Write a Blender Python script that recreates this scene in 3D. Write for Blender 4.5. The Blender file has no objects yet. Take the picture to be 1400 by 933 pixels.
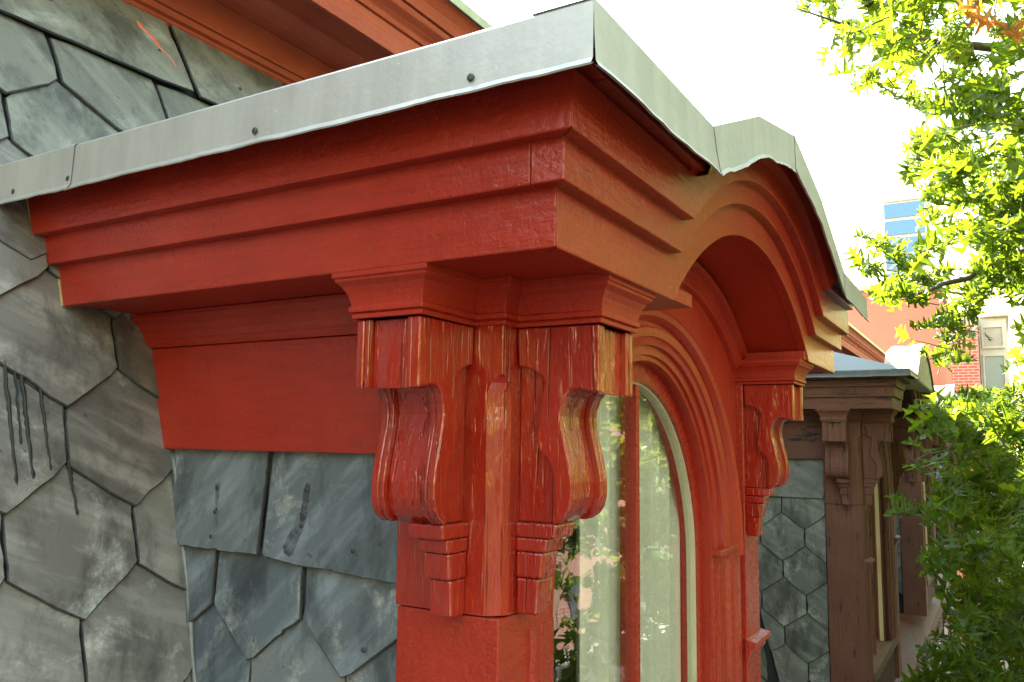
import bpy, bmesh, math, random
import numpy as np
from mathutils import Vector, Matrix
random.seed(7); rng = np.random.default_rng(7)
S = bpy.context.scene
R = math.radians
# ---------------------------------------------------------------- camera
# axes: X along the facade, Y into the roof, Z up, z = 0 at camera height, street at z = -9
CAMP = Vector((-1.0, -0.52, 0.0))
CX, CY, W0 = 700.0, 466.5, 1400.0
VX, VY = (1370.0, 615.0), (-1240.0, 577.0)
F = math.sqrt(-((VX[0]-CX)*(VY[0]-CX)+(VX[1]-CY)*(VY[1]-CY)))
ex = Vector((VX[0]-CX, -(VX[1]-CY), -F)).normalized()
ey = Vector((VY[0]-CX, -(VY[1]-CY), -F)); ey = (ey-ex*ex.dot(ey)).normalized()
ez = ex.cross(ey)
M3 = Matrix((ex, ey, ez))                       # camera -> world
cam = bpy.data.cameras.new('camera'); camo = bpy.data.objects.new('camera', cam)
S.collection.objects.link(camo); S.camera = camo
camo.matrix_world = Matrix.Translation(CAMP) @ M3.to_4x4()
cam.sensor_width = 36.0; cam.lens = F/W0*36.0; cam.clip_start = 0.02; cam.clip_end = 3000
RT, UP, FW = M3.col[0], M3.col[1], -M3.col[2]
def ray(u, v): return FW + RT*((u-CX)/F) - UP*((v-CY)/F)
def atx(u, v, x):
    d = ray(u, v); return CAMP + d*((x-CAMP.x)/d.x)
def project(p):
    q = Vector(p)-CAMP; w = q.dot(FW)
    return (CX+F*q.dot(RT)/w, CY-F*q.dot(UP)/w, w)
# ---------------------------------------------------------------- sky, sun, exposure
SUN = Vector((0.20, 0.68, 0.69)).normalized()
wd = bpy.data.worlds.new('World'); S.world = wd; wd.use_nodes = True
wn = wd.node_tree; bg = wn.nodes['Background']
sk = wn.nodes.new('ShaderNodeTexSky'); sk.sky_type = 'NISHITA'; sk.sun_disc = False
sk.sun_elevation = math.asin(SUN.z); sk.sun_rotation = math.atan2(SUN.x, SUN.y)
sk.air_density = 3.2; sk.dust_density = 1.0; sk.ozone_density = 0.6
wn.links.new(sk.outputs[0], bg.inputs[0]); bg.inputs[1].default_value = 0.08
sl = bpy.data.lights.new('sun', 'SUN'); sl.energy = 4.6; sl.angle = R(0.5); sl.color = (1.0, 0.93, 0.82)
so = bpy.data.objects.new('sun', sl); S.collection.objects.link(so)
so.rotation_euler = SUN.to_track_quat('Z', 'Y').to_euler()
S.view_settings.view_transform = 'Standard'; S.view_settings.look = 'None'
S.view_settings.exposure = 3.38; S.view_settings.gamma = 1.0; S.view_settings.use_curve_mapping = False
S.render.engine = 'CYCLES'
S.cycles.max_bounces = 10; S.cycles.diffuse_bounces = 2; S.cycles.transparent_max_bounces = 12
# ---------------------------------------------------------------- materials
class NT:
    def __init__(s, name):
        s.m = bpy.data.materials.new(name); s.m.use_nodes = True
        s.t = s.m.node_tree; s.b = s.t.nodes['Principled BSDF']; s.out = s.t.nodes['Material Output']
    def n(s, typ, ins=None, **kw):
        k = s.t.nodes.new('ShaderNode'+typ)
        for a, b in kw.items(): setattr(k, a, b)
        for a, b in (ins or {}).items(): s.set(k, a, b)
        return k
    def set(s, node, key, val):
        i = node.inputs[key]
        if isinstance(val, bpy.types.NodeSocket): s.t.links.new(val, i)
        elif isinstance(val, tuple) and len(val) == 3 and i.type == 'RGBA': i.default_value = (*val, 1)
        else: i.default_value = val
    def coord(s, rand=False, space='Object'):
        c = s.n('TexCoord').outputs[space]
        if rand:
            r = s.n('ObjectInfo').outputs['Random']
            q = s.n('VectorMath', {0: c, 1: s.n('CombineXYZ', {0: s.mul(r, 37.0), 1: s.mul(r, 91.0), 2: s.mul(r, 53.0)}).outputs[0]}, operation='ADD')
            return q.outputs[0]
        return c
    def mul(s, a, b): return s.n('Math', {0: a, 1: b}, operation='MULTIPLY').outputs[0]
    def add(s, a, b): return s.n('Math', {0: a, 1: b}, operation='ADD').outputs[0]
    def mapv(s, v, scale=(1, 1, 1), rot=(0, 0, 0)):
        if any(rot): v = s.n('Mapping', {0: v, 'Rotation': rot}).outputs[0]
        return s.n('Mapping', {0: v, 'Scale': scale}).outputs[0]
    def noise(s, v, scale, detail=4, rough=.55, dist=0):
        return s.n('TexNoise', {'Vector': v, 'Scale': scale, 'Detail': detail, 'Roughness': rough, 'Distortion': dist}).outputs[0]
    def ramp(s, f, *stops):
        k = s.n('ValToRGB', {0: f}); e = k.color_ramp.elements
        while len(e) < len(stops): e.new(.5)
        for i, (p, c) in enumerate(stops):
            e[i].position = p
            e[i].color = (c, c, c, 1) if not isinstance(c, tuple) else (*c, 1)
        return k.outputs[0]
    def mix(s, f, a, b, mode='MIX'):
        k = s.n('Mix', data_type='RGBA', blend_type=mode)
        s.set(k, 0, f); s.set(k, 6, a); s.set(k, 7, b); return k.outputs[2]
    def bump(s, h, strength=1.0, dist=.002, prev=None):
        d = {'Height': h, 'Strength': strength, 'Distance': dist}
        if prev is not None: d['Normal'] = prev
        return s.n('Bump', d).outputs[0]
    def done(s, col=None, rough=None, normal=None, **kw):
        if col is not None: s.set(s.b, 'Base Color', col)
        if rough is not None: s.set(s.b, 'Roughness', rough)
        if normal is not None: s.set(s.b, 'Normal', normal)
        for a, b in kw.items(): s.set(s.b, a.replace('_', ' '), b)
        return s.m
MAT = {}
def paint(name, c1, c2, grain, amp, rough=(.2, .42), gs=1.0, al=5.0, spots=0.0, spotcol=(.5, .4, .3), coat=0.0):
    t = NT(name); v = t.coord()
    g = t.noise(t.mapv(v, tuple(110*gs if a == 0 else al*gs for a in grain)), 1.0, 5, .6)
    fine = t.noise(v, 170, 3, .6); blis = t.noise(v, 60, 5, .6, .4); big = t.noise(v, 4, 3)
    col = t.mix(t.ramp(big, (.3, 0.0), (.7, 1.0)), c1, c2)
    col = t.mix(t.mul(t.ramp(g, (.3, 1.0), (.55, 0.0)), .35), col, tuple(x*.6 for x in c1))
    if spots:
        sp = t.ramp(t.noise(t.mapv(v, tuple(26 if a == 0 else 5 for a in grain)), 1.0, 9, .7), (.60-spots*.12, 0.0), (.64-spots*.12, 1.0))
        col = t.mix(sp, col, spotcol)
    chips = t.ramp(t.noise(v, 75, 2, .5), (.755, 0.0), (.775, 1.0))
    col = t.mix(t.mul(chips, .55), col, tuple(min(1, x*1.5+.05) for x in c1))
    sag = t.noise(t.mapv(v, (18, 18, 7)), 1.0, 3, .5)
    n = t.bump(g, 1.0, amp); n = t.bump(sag, .6, .003, n); n = t.bump(chips, .8, -.0015, n)
    n = t.bump(blis, 1.0, .0022*min(1, amp/.003+.25), n)
    n = t.bump(t.ramp(fine, (.60, 0.0), (.68, 1.0)), .7, .0012, n)
    r = t.add(t.mul(blis, rough[1]-rough[0]), rough[0])
    if coat: t.set(t.b, 'Coat Weight', coat); t.set(t.b, 'Coat Roughness', .06); t.set(t.b, 'Coat Normal', n)
    MAT[name] = t.done(col, r, n, Specular_IOR_Level=.5)
RED1, RED2 = (.35, .018, .007), (.42, .028, .010)
paint('red_side', RED1, RED2, (0, 1, 0), .0011, (.24, .46), .8, 9, coat=.25)
paint('red_front', RED1, RED2, (1, 0, 0), .0022, (.22, .40), .7, 14, coat=.25)
paint('red_vert', RED1, RED2, (0, 0, 1), .0024, (.16, .38), .9, 9, coat=.4)
paint('red_smooth', RED1, RED2, (0, 0, 1), .0004, (.3, .5))
paint('red_trim', RED1, RED2, (0, 0, 1), .0008, (.2, .42), .8, 20, coat=.2)
paint('orange_cornice', (.38, .058, .022), (.46, .085, .03), (1, 0, 0), .003, (.5, .75))
BR1, BR2 = (.155, .055, .036), (.205, .080, .054)
paint('brown_side', BR1, BR2, (0, 1, 0), .004, (.5, .8), .8, 5, .35, (.028, .022, .018))
paint('brown_front', BR1, BR2, (1, 0, 0), .004, (.5, .8), .8, 5, .62, (.10, .12, .07))
paint('brown_vert', BR1, BR2, (0, 0, 1), .004, (.5, .8), .8, 5, .12, (.05, .025, .018))
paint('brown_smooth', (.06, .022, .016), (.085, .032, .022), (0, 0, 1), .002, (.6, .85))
paint('cream', (.50, .44, .30), (.62, .56, .42), (0, 0, 1), .001, (.4, .6))
paint('raw_wood', (.50, .36, .18), (.62, .48, .28), (0, 1, 0), .002, (.7, .9))
paint('dark_brown_slot', (.03, .012, .01), (.05, .02, .012), (0, 0, 1), .002, (.6, .8))
def bracket_paint(name, c1, c2):
    t = NT(name); v = t.coord()
    r1 = t.ramp(t.noise(t.mapv(v, (75, 75, 7)), 1.0, 3, .5, .3), (.56, 0.0), (.80, 1.0))
    r2 = t.ramp(t.noise(t.mapv(v, (190, 190, 26)), 1.0, 3, .5), (.56, 0.0), (.74, 1.0))
    lump = t.noise(t.mapv(v, (26, 26, 11)), 1.0, 3, .5); beads = t.ramp(t.noise(v, 230, 2, .5), (.66, 0.0), (.74, 1.0))
    crack = t.ramp(t.noise(t.mapv(v, (110, 110, 4)), 1.0, 2, .5), (.30, 1.0), (.36, 0.0))
    col = t.mix(t.ramp(t.noise(v, 5, 3), (.3, 0.0), (.7, 1.0)), c1, c2)
    col = t.mix(t.mul(crack, .35), col, tuple(x*.25 for x in c1))
    n = t.bump(lump, 1.0, .0065); n = t.bump(r1, .8, .0016, n); n = t.bump(r2, .4, .0004, n); n = t.bump(beads, .5, .0005, n); n = t.bump(crack, 1.0, -.0025, n)
    MAT[name] = t.done(col, .22, n, Specular_IOR_Level=.5, Coat_Weight=1.0, Coat_Roughness=.03, Coat_Normal=n)
bracket_paint('red_bracket', (.30, .012, .005), (.38, .020, .007))
def slate(name, cols, streak=.5, white=.35, rot=(.5, .3, .6), wet=.55):
    t = NT(name); v = t.coord(rand=True); rnd = t.n('ObjectInfo').outputs['Random']
    base = t.ramp(rnd, (0.0, cols[0]), (.5, cols[1]), (1.0, cols[2]))
    st = t.noise(t.mapv(v, (4, 4, 22), rot), 1.0, 5, .6)
    st2 = t.noise(t.mapv(v, (1.5, 1.5, 9), (rot[0]+.25, rot[1], rot[2])), 1.0, 5, .6)
    cl = t.noise(v, 5, 10, .72, .5); cl2 = t.noise(t.mapv(v, (3, 3, 1.4)), 2.6, 10, .7, .3); fine = t.noise(v, 90, 5, .65)
    col = t.mix(t.mul(t.ramp(st, (.46, 0.0), (.66, 1.0)), streak), base, tuple(min(1, c*1.9) for c in cols[1]))
    col = t.mix(t.mul(t.ramp(st2, (.35, 1.0), (.5, 0.0)), .45), col, tuple(c*.55 for c in cols[0]))
    wp = t.mul(t.ramp(cl, (.545, 0.0), (.66, 1.0)), t.ramp(fine, (.3, .25), (.62, 1.0)))
    col = t.mix(t.mul(wp, white), col, (.58, .57, .55))
    gr = t.mul(t.ramp(cl2, (.36, 1.0), (.52, 0.0)), .78)
    col = t.mix(gr, col, tuple(c*.33 for c in cols[0]))
    sp = t.ramp(t.noise(v, 46, 2, .5), (.735, 0.0), (.76, 1.0))
    col = t.mix(t.mul(sp, .6), col, (.03, .03, .032))
    n = t.bump(cl, .8, .006); n = t.bump(st, .6, .0018, n); n = t.bump(fine, .6, .0012, n)
    MAT[name] = t.done(col, t.ramp(fine, (.3, wet-.12), (.7, wet+.15)), n, Specular_IOR_Level=.4)
slate('slate_roof', [(.15, .140, .135), (.20, .187, .178), (.26, .242, .23)], .7, .95, (0, -.45, 0), .5)
slate('slate_top', [(.15, .152, .135), (.18, .18, .16), (.20, .196, .175)], .4, .5, (0, -.9, 0), .5)
slate('slate_cheek', [(.098, .118, .150), (.13, .15, .178), (.175, .19, .212)], .85, .75, (.75, 0, 0), .42)
slate('slate_green', [(.14, .15, .14), (.18, .185, .172), (.21, .208, .195)], .6, .7, (-.55, 0, 0), .55)
def plain(name, col, rough=.7, metal=0.0, nscale=30, var=.25, bumpd=.002, **kw):
    t = NT(name); v = t.coord(); a = t.noise(v, nscale, 6, .6); b = t.noise(v, nscale*.12, 4)
    c = t.mix(t.ramp(a, (.3, 0.0), (.7, 1.0)), tuple(x*(1-var) for x in col), tuple(min(1, x*(1+var)) for x in col))
    c = t.mix(t.mul(t.ramp(b, (.35, 0.0), (.65, 1.0)), .35), c, tuple(x*.7 for x in col))
    MAT[name] = t.done(c, t.add(t.mul(a, .2), rough-.1), t.bump(a, .6, bumpd), Metallic=metal, **kw)
plain('tar', (.022, .022, .025), .6, 0, 60, .3, .004)
plain('felt', (.02, .02, .022), .85)
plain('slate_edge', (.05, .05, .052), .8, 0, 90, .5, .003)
plain('lead', (.22, .23, .25), .5, .5, 40)
plain('nail', (.09, .085, .08), .5, .7, 200)
plain('pink_drip', (.62, .16, .10), .4)
plain('roof_membrane', (.10, .125, .165), .6, 0, 12, .2, .004)
plain('gutter_metal', (.50, .52, .42), .4, .6, 12, .15, .001)
plain('dark_metal', (.10, .105, .11), .5, .3, 30)
plain('plaster', (.52, .46, .36), .9, 0, 18, .4, .008)
plain('salmon', (.62, .20, .135), .9, 0, 2, .06)
plain('stone', (.50, .46, .40), .9, 0, 5, .1)
plain('pale_stone', (.62, .60, .55), .9, 0, 5, .08)
plain('asphalt', (.045, .045, .047), .9, 0, 8, .2)
plain('concrete', (.15, .145, .135), .9, 0, 6, .15)
plain('earth', (.035, .038, .028), .95, 0, 1, .2)
plain('road_paint', (.7, .7, .66), .8)
plain('brownstone', (.12, .075, .05), .9, 0, 3, .15)
plain('room', (.16, .14, .125), .9, 0, 6, .1)
plain('curtain', (.86, .82, .72), .85, 0, 60, .05, .001)
plain('bark', (.10, .085, .07), .9, 0, 40, .4, .01)
plain('twig', (.13, .105, .07), .8, 0, 80, .3)
def metal_flash():
    t = NT('galvanised'); v = t.coord(); a = t.noise(v, 7, 6, .6); s = t.noise(t.mapv(v, (14, 14, 3)), 1, 6, .65)
    c = t.mix(t.ramp(s, (.35, 0.0), (.7, 1.0)), (.43, .41, .41), (.54, .515, .51))
    c = t.mix(t.mul(t.ramp(a, (.5, 0.0), (.7, 1.0)), .3), c, (.42, .43, .40))
    sp = t.ramp(t.noise(v, 120, 2), (.74, 0.0), (.77, 1.0)); c = t.mix(t.mul(sp, .5), c, (.8, .8, .8))
    MAT['galvanised'] = t.done(c, t.add(t.mul(a, .2), .38), t.bump(a, .5, .006), Metallic=.3)
metal_flash()
def brick_mat(name, c1, c2, mort, scale):
    t = NT(name); v = t.n('TexCoord').outputs['Object']
    sx = t.n('SeparateXYZ', {0: v}); u = t.add(sx.outputs[0], sx.outputs[1])
    uv = t.n('CombineXYZ', {0: u, 1: sx.outputs[2]}).outputs[0]
    b = t.n('TexBrick', {'Vector': uv, 'Color1': c1, 'Color2': c2, 'Mortar': mort, 'Scale': 1.0, 'Mortar Size': .012*scale, 'Brick Width': .22*scale, 'Row Height': .075*scale})
    MAT[name] = t.done(b.outputs[0], .9, t.bump(t.n('Math', {0: 1.0, 1: b.outputs[1]}, operation='SUBTRACT').outputs[0], .6, .006))
brick_mat('brick', (.12, .045, .032), (.15, .06, .042), (.16, .12, .10), 1.6)
brick_mat('brick_far', (.40, .11, .085), (.46, .15, .11), (.55, .40, .34), 1.3)
def glass_mat(name, tint, rough=.01, refl=1.5):
    t = NT(name); v = t.coord(); n = t.bump(t.noise(v, 7, 2), .25, .004)
    MAT[name] = t.done(tint, rough, n, IOR=refl, Transmission_Weight=1.0)
def pane_mat():
    # thin sheet: mirror reflection by Fresnel over clear transmission
    t = NT('pane'); v = t.coord(); n = t.bump(t.noise(v, 5, 2), .3, .003)
    g = t.n('BsdfGlossy', {'Color': (1, 1, 1), 'Roughness': .012, 'Normal': n})
    tr = t.n('BsdfTransparent', {'Color': (.90, .92, .88)})
    fc = t.n('LayerWeight', {'Blend': .5, 'Normal': n}).outputs['Facing']
    f = t.add(t.mul(t.n('Math', {0: fc, 1: 4.0}, operation='POWER').outputs[0], .85), .13)
    m = t.n('MixShader', {0: f, 1: tr.outputs[0], 2: g.outputs[0]})
    t.t.links.new(m.outputs[0], t.out.inputs[0]); MAT['pane'] = t.m
pane_mat()
def tower_glass():
    t = NT('tower_glass'); MAT['tower_glass'] = t.done((.05, .20, .50), .15, None, Specular_IOR_Level=.9)
    t = NT('window_blue'); MAT['window_blue'] = t.done((.22, .33, .36), .12)
    t = NT('window_dark'); MAT['window_dark'] = t.done((.03, .035, .04), .1)
tower_glass()
def leaf_mat(name, c1, c2, trans):
    t = NT(name); v = t.coord(); r = t.noise(v, 9, 2)
    rnd = t.n('ObjectInfo').outputs['Random']
    col = t.mix(t.ramp(r, (.35, 0.0), (.65, 1.0)), c1, c2)
    t.set(t.b, 'Base Color', col); t.set(t.b, 'Roughness', .38)
    tl = t.n('BsdfTranslucent', {'Color': t.mix(1.0, col, (*trans,), 'MULTIPLY')})
    m = t.n('MixShader', {0: .5, 1: t.b.outputs[0], 2: tl.outputs[0]})
    t.t.links.new(m.outputs[0], t.out.inputs[0]); MAT[name] = t.m
leaf_mat('leaf_green', (.042, .090, .010), (.085, .145, .013), (3.3, 2.5, 1.0))
leaf_mat('leaf_rust', (.34, .11, .02), (.40, .17, .03), (1.6, 1.4, 1.0))
# ---------------------------------------------------------------- builders
COL = S.collection
def link(name, me, mat, parent=None):
    o = bpy.data.objects.new(name, me); COL.objects.link(o)
    if mat and not me.materials: me.materials.append(MAT[mat])
    if parent is not None: o.parent = parent
    return o
class MB:
    def __init__(s): s.v = []; s.f = []
    def add(s, vs, fs):
        k = len(s.v); s.v += [tuple(p) for p in vs]; s.f += [tuple(i+k for i in q) for q in fs]; return s
    def box(s, a, b):
        x0, y0, z0 = a; x1, y1, z1 = b
        return s.add([(x0,y0,z0),(x1,y0,z0),(x1,y1,z0),(x0,y1,z0),(x0,y0,z1),(x1,y0,z1),(x1,y1,z1),(x0,y1,z1)],
                     [(0,3,2,1),(4,5,6,7),(0,1,5,4),(1,2,6,5),(2,3,7,6),(3,0,4,7)])
    def prism(s, poly, fa, fb):            # fa/fb map a 2D point to 3D (two caps)
        n = len(poly); A = [fa(*p) for p in poly]; B = [fb(*p) for p in poly]
        return s.add(A+B, [tuple(range(n))[::-1], tuple(range(n, 2*n))]+[(i, (i+1)%n, n+(i+1)%n, n+i) for i in range(n)])
    def grid(s, rows, close=False):        # rows of equal-length point lists
        n = len(rows[0]); vs = [p for r in rows for p in r]
        fs = [(i*n+j, i*n+j+1, (i+1)*n+j+1, (i+1)*n+j) for i in range(len(rows)-1) for j in range(n-1)]
        return s.add(vs, fs)
    def tube(s, pts, rad, k=8):
        pts = [Vector(p) for p in pts]; rows = []
        for i, p in enumerate(pts):
            t = (pts[min(i+1, len(pts)-1)]-pts[max(i-1, 0)]).normalized()
            a = t.cross(Vector((0, 0, 1)) if abs(t.z) < .9 else Vector((1, 0, 0))).normalized(); b = t.cross(a)
            r = rad[i] if isinstance(rad, (list, tuple)) else rad
            rows.append([p+(a*math.cos(q)+b*math.sin(q))*r for q in [2*math.pi*j/k for j in range(k+1)]])
        s.grid(rows); m = len(s.v)
        s.f.append(tuple(range(m-k-1, m-1))); s.f.append(tuple(range(m-len(rows)*(k+1), m-len(rows)*(k+1)+k))[::-1])
        return s
    def build(s, name, mat, parent=None, bevel=0, smooth=False, seg=2):
        me = bpy.data.meshes.new(name); me.from_pydata(s.v, [], s.f)
        bm = bmesh.new(); bm.from_mesh(me); bmesh.ops.remove_doubles(bm, verts=bm.verts, dist=1e-6)
        bmesh.ops.recalc_face_normals(bm, faces=bm.faces); bm.to_mesh(me); bm.free()
        if smooth: me.polygons.foreach_set('use_smooth', [True]*len(me.polygons))
        o = link(name, me, mat, parent)
        if bevel:
            b = o.modifiers.new('bevel', 'BEVEL'); b.width = bevel; b.segments = seg; b.limit_method = 'ANGLE'; b.angle_limit = R(35)
        return o
def tag(o, label, cat, group=None):
    o['label'] = label; o['category'] = cat
    if group: o['group'] = group
    return o
def struct(o): o['kind'] = 'structure'; return o
def empty(name, loc):
    o = bpy.data.objects.new(name, None); COL.objects.link(o); o.location = loc; o.empty_display_size = .2; return o
def copy_tree(o, parent=None):
    c = o.copy(); COL.objects.link(c); c.parent = parent
    for ch in list(o.children): copy_tree(ch, c)
    return c
def offset_path(path, o):
    """mitred offset to the left-hand side of an open 2D path"""
    out = []
    for i, p in enumerate(path):
        p = Vector(p)
        d0 = (p-Vector(path[i-1])).normalized() if i > 0 else None
        d1 = (Vector(path[i+1])-p).normalized() if i < len(path)-1 else None
        d0 = d0 or d1; d1 = d1 or d0
        n0 = Vector((-d0.y, d0.x)); n1 = Vector((-d1.y, d1.x))
        m = n0+n1
        out.append(p+m*(o*2/m.length_squared) if m.length > 1e-6 else p+n0*o)
    return out
def slate_mesh(poly, to3, h0=.002, h1=.0165, bottom=None, jit=.0012, gap=.0012, chip=True, seg=4):
    """one slate: 2D polygon (a, b), b up; to3(a, b, h) -> 3D. Ragged edge, small chamfer, lower edge proud."""
    c = Vector((sum(p[0] for p in poly)/len(poly), sum(p[1] for p in poly)/len(poly)))
    bs = [p[1] for p in poly]; b0, b1 = min(bs), max(bs)
    ring = []
    n = len(poly)
    for i in range(n):
        a, b = Vector(poly[i]), Vector(poly[(i+1)%n])
        L = (b-a).length; d = (b-a)/max(L, 1e-6); nrm = Vector((d.y, -d.x))
        if nrm.dot(c-(a+b)/2) < 0: nrm = -nrm
        for k in range(seg):
            t = k/seg + (random.uniform(-.08, .08) if k else .02)
            vert = abs(d.x) < .25; g0 = gap if vert else (-.004 if nrm.y > 0 else -.010)
            off = g0+random.uniform(0, jit) + (random.uniform(.001, .005) if chip and random.random() < .14 else 0)
            ring.append(a+(b-a)*t+nrm*off)
    h = lambda p: h0+(h1-h0)*(b1-p.y)/max(b1-b0, 1e-6)
    tx, ty = random.uniform(-.012, .012), random.uniform(-.006, .006); h_ = h
    h = lambda p: h_(p)+tx*(p.x-c.x)+ty*(p.y-c.y)
    inner = [p+(c-p).normalized()*random.uniform(.0018, .0034) for p in ring]
    vs = [to3(p.x, p.y, h(p)) for p in inner]+[to3(p.x, p.y, h(p)-.0018) for p in ring]+[to3(p.x, p.y, h(p)-.0075 if bottom is None else bottom) for p in ring]
    m = len(ring)
    fs = [tuple(range(m))]+[(i, i+m, (i+1)%m+m, (i+1)%m) for i in range(m)]+[(i+m, i+2*m, (i+1)%m+2*m, (i+1)%m+m) for i in range(m)]
    return vs, fs
def put_slate(poly, to3, mat, parent, **kw):
    vs, fs = slate_mesh(poly, to3, **kw)
    c = Vector((0, 0, 0))
    for p in vs: c += Vector(p)
    c /= len(vs)
    me = bpy.data.meshes.new('slate'); me.from_pydata([tuple(Vector(p)-c) for p in vs], [], fs)
    bm = bmesh.new(); bm.from_mesh(me); bmesh.ops.recalc_face_normals(bm, faces=bm.faces); bm.to_mesh(me); bm.free()
    o = link('slate', me, mat, parent); o.location = c
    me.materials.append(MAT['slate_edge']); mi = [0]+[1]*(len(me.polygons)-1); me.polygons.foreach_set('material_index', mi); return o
def hexa(a, za, w=.262, s=.09, e=.11):
    return [(a, za), (a+w/2, za+s), (a+w/2, za+s+e), (a, za+2*s+e), (a-w/2, za+s+e), (a-w/2, za+s)]
def clip(poly, axis, val, keep_less):
    out = []; n = len(poly)
    ins = lambda p: (p[axis] <= val) if keep_less else (p[axis] >= val)
    for i in range(n):
        p, q = poly[i], poly[(i+1)%n]
        if ins(p): out.append(p)
        if ins(p) != ins(q):
            t = (val-p[axis])/(q[axis]-p[axis]); out.append((p[0]+(q[0]-p[0])*t, p[1]+(q[1]-p[1])*t))
    return out
def clipf(poly, f):
    """keep where f(p) >= 0 (f nearly linear)"""
    out = []; n = len(poly)
    for i in range(n):
        p, q = poly[i], poly[(i+1)%n]; fp, fq = f(p), f(q)
        if fp >= 0: out.append(p)
        if (fp >= 0) != (fq >= 0):
            t = fp/(fp-fq); out.append((p[0]+(q[0]-p[0])*t, p[1]+(q[1]-p[1])*t))
    return out
def area(poly): return abs(sum(p[0]*q[1]-q[0]*p[1] for p, q in zip(poly, poly[1:]+poly[:1])))/2
# ---------------------------------------------------------------- ground and street
GZ = -9.0
struct(MB().box((-300, -300, GZ-.5), (900, 300, GZ)).build('ground', 'earth'))
rd = struct(MB().box((-80, -11.5, GZ-.2), (200, -4.5, GZ+.02)).build('road', 'asphalt'))
struct(MB().box((-80, -4.5, GZ-.2), (200, -.2, GZ+.15)).build('pavement', 'concrete'))
struct(MB().box((-80, -15.5, GZ-.2), (200, -11.5, GZ+.15)).build('pavement', 'concrete'))
for i in range(20): MB().box((-20+i*4.5, -8.06, GZ+.021), (-17.6+i*4.5, -7.94, GZ+.025)).build('lane_marking', 'road_paint', rd)
# ---------------------------------------------------------------- the mansard roof
def my(z): return 1.09+.27*z+(.12*z*z if z > 0 else 0)
def mans3(x, z, h):
    dz = .27+(.24*z if z > 0 else 0); L = math.hypot(1, dz)
    return (x, my(z)-h/L, z+h*dz/L)
ZB, ZT = -1.75, 1.33
house = empty('mansard_house', (0, 2.0, GZ))
tag(house, 'old house with grey slate mansard roof and orange red wooden eaves behind the dormers', 'house')
def hpart(o): o.location = tuple(Vector(o.location)-Vector((0, 2.0, GZ))); return o
DX = [0.0, 4.1, 8.2]
segs = [(-14.0, .232), (1.83, 4.332), (5.93, 8.432), (10.03, 21.9)]
zs = [ZB, -1.2, -.6, 0, .1, .2, .3, .4, .5, .6, .8, 1.0, 1.2, ZT]
mb = MB()
for (a, b) in segs: mb.grid([[mans3(a, z, -.004) for z in zs if z <= .5], [mans3(b, z, -.004) for z in zs if z <= .5]])
mb.grid([[mans3(-14, z, -.004) for z in zs if z >= .5], [mans3(21.9, z, -.004) for z in zs if z >= .5]])
slope = hpart(mb.build('roof_slope', 'felt', house))
# hexagonal slates, lower field
count = 0
for i in range(-9, 2):
    for k in range(-5, 3):
        ax = -.020+(.131 if i % 2 else 0)+.262*k; za = .054+.2*i
        p = hexa(ax, za)
        p = clip(clip(p, 0, .224, True), 0, -1.1, False)
        if len(p) < 3 or area(p) < .0015: continue
        put_slate(p, mans3, 'slate_roof', slope, seg=5, jit=.002)
# upper field: two rows of larger slates and the straight top course
for k in range(-4, 5):
    ax = -.063+.303*k
    R_ = [(ax-.150, .98), (ax-.150, .845), (ax, .745), (ax+.150, .845), (ax+.150, .98)]
    if ax < 1.3: put_slate(R_, mans3, 'slate_top', slope, h0=.004, h1=.019, jit=.0025)
    ax += .152
    Q_ = [(ax, .535), (ax+.15, .635), (ax+.15, .745), (ax, .845), (ax-.15, .745), (ax-.15, .635)]
    if ax < .7: put_slate(Q_, mans3, 'slate_top', slope, h0=.002, h1=.0165, jit=.0025)
for k in range(-4, 2):
    ax = -.063+.303*k; put_slate(hexa(ax, .355, .303, .09, .10), mans3, 'slate_roof', slope, h0=.001, h1=.015)
for a, b in [(-1.2, -.62), (-.615, -.06), (-.055, .515), (.522, .985), (.99, 1.44), (1.445, 1.9)]:
    put_slate([(a, .982), (b, .982), (b, 1.31), (a, 1.31)], mans3, 'slate_top', slope, h0=.006, h1=.022, jit=.003, seg=8)
# slates in the bay between the red and the brown dormer
for i in range(-8, 3):
    for k in range(7, 16):
        ax = -.020+(.131 if i % 2 else 0)+.262*k; za = .054+.2*i
        p = clip(clip(hexa(ax, za), 0, 4.31, True), 0, 3.1, False)
        if len(p) > 2 and area(p) > .004: put_slate(p, mans3, 'slate_green', slope, seg=2)
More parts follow.
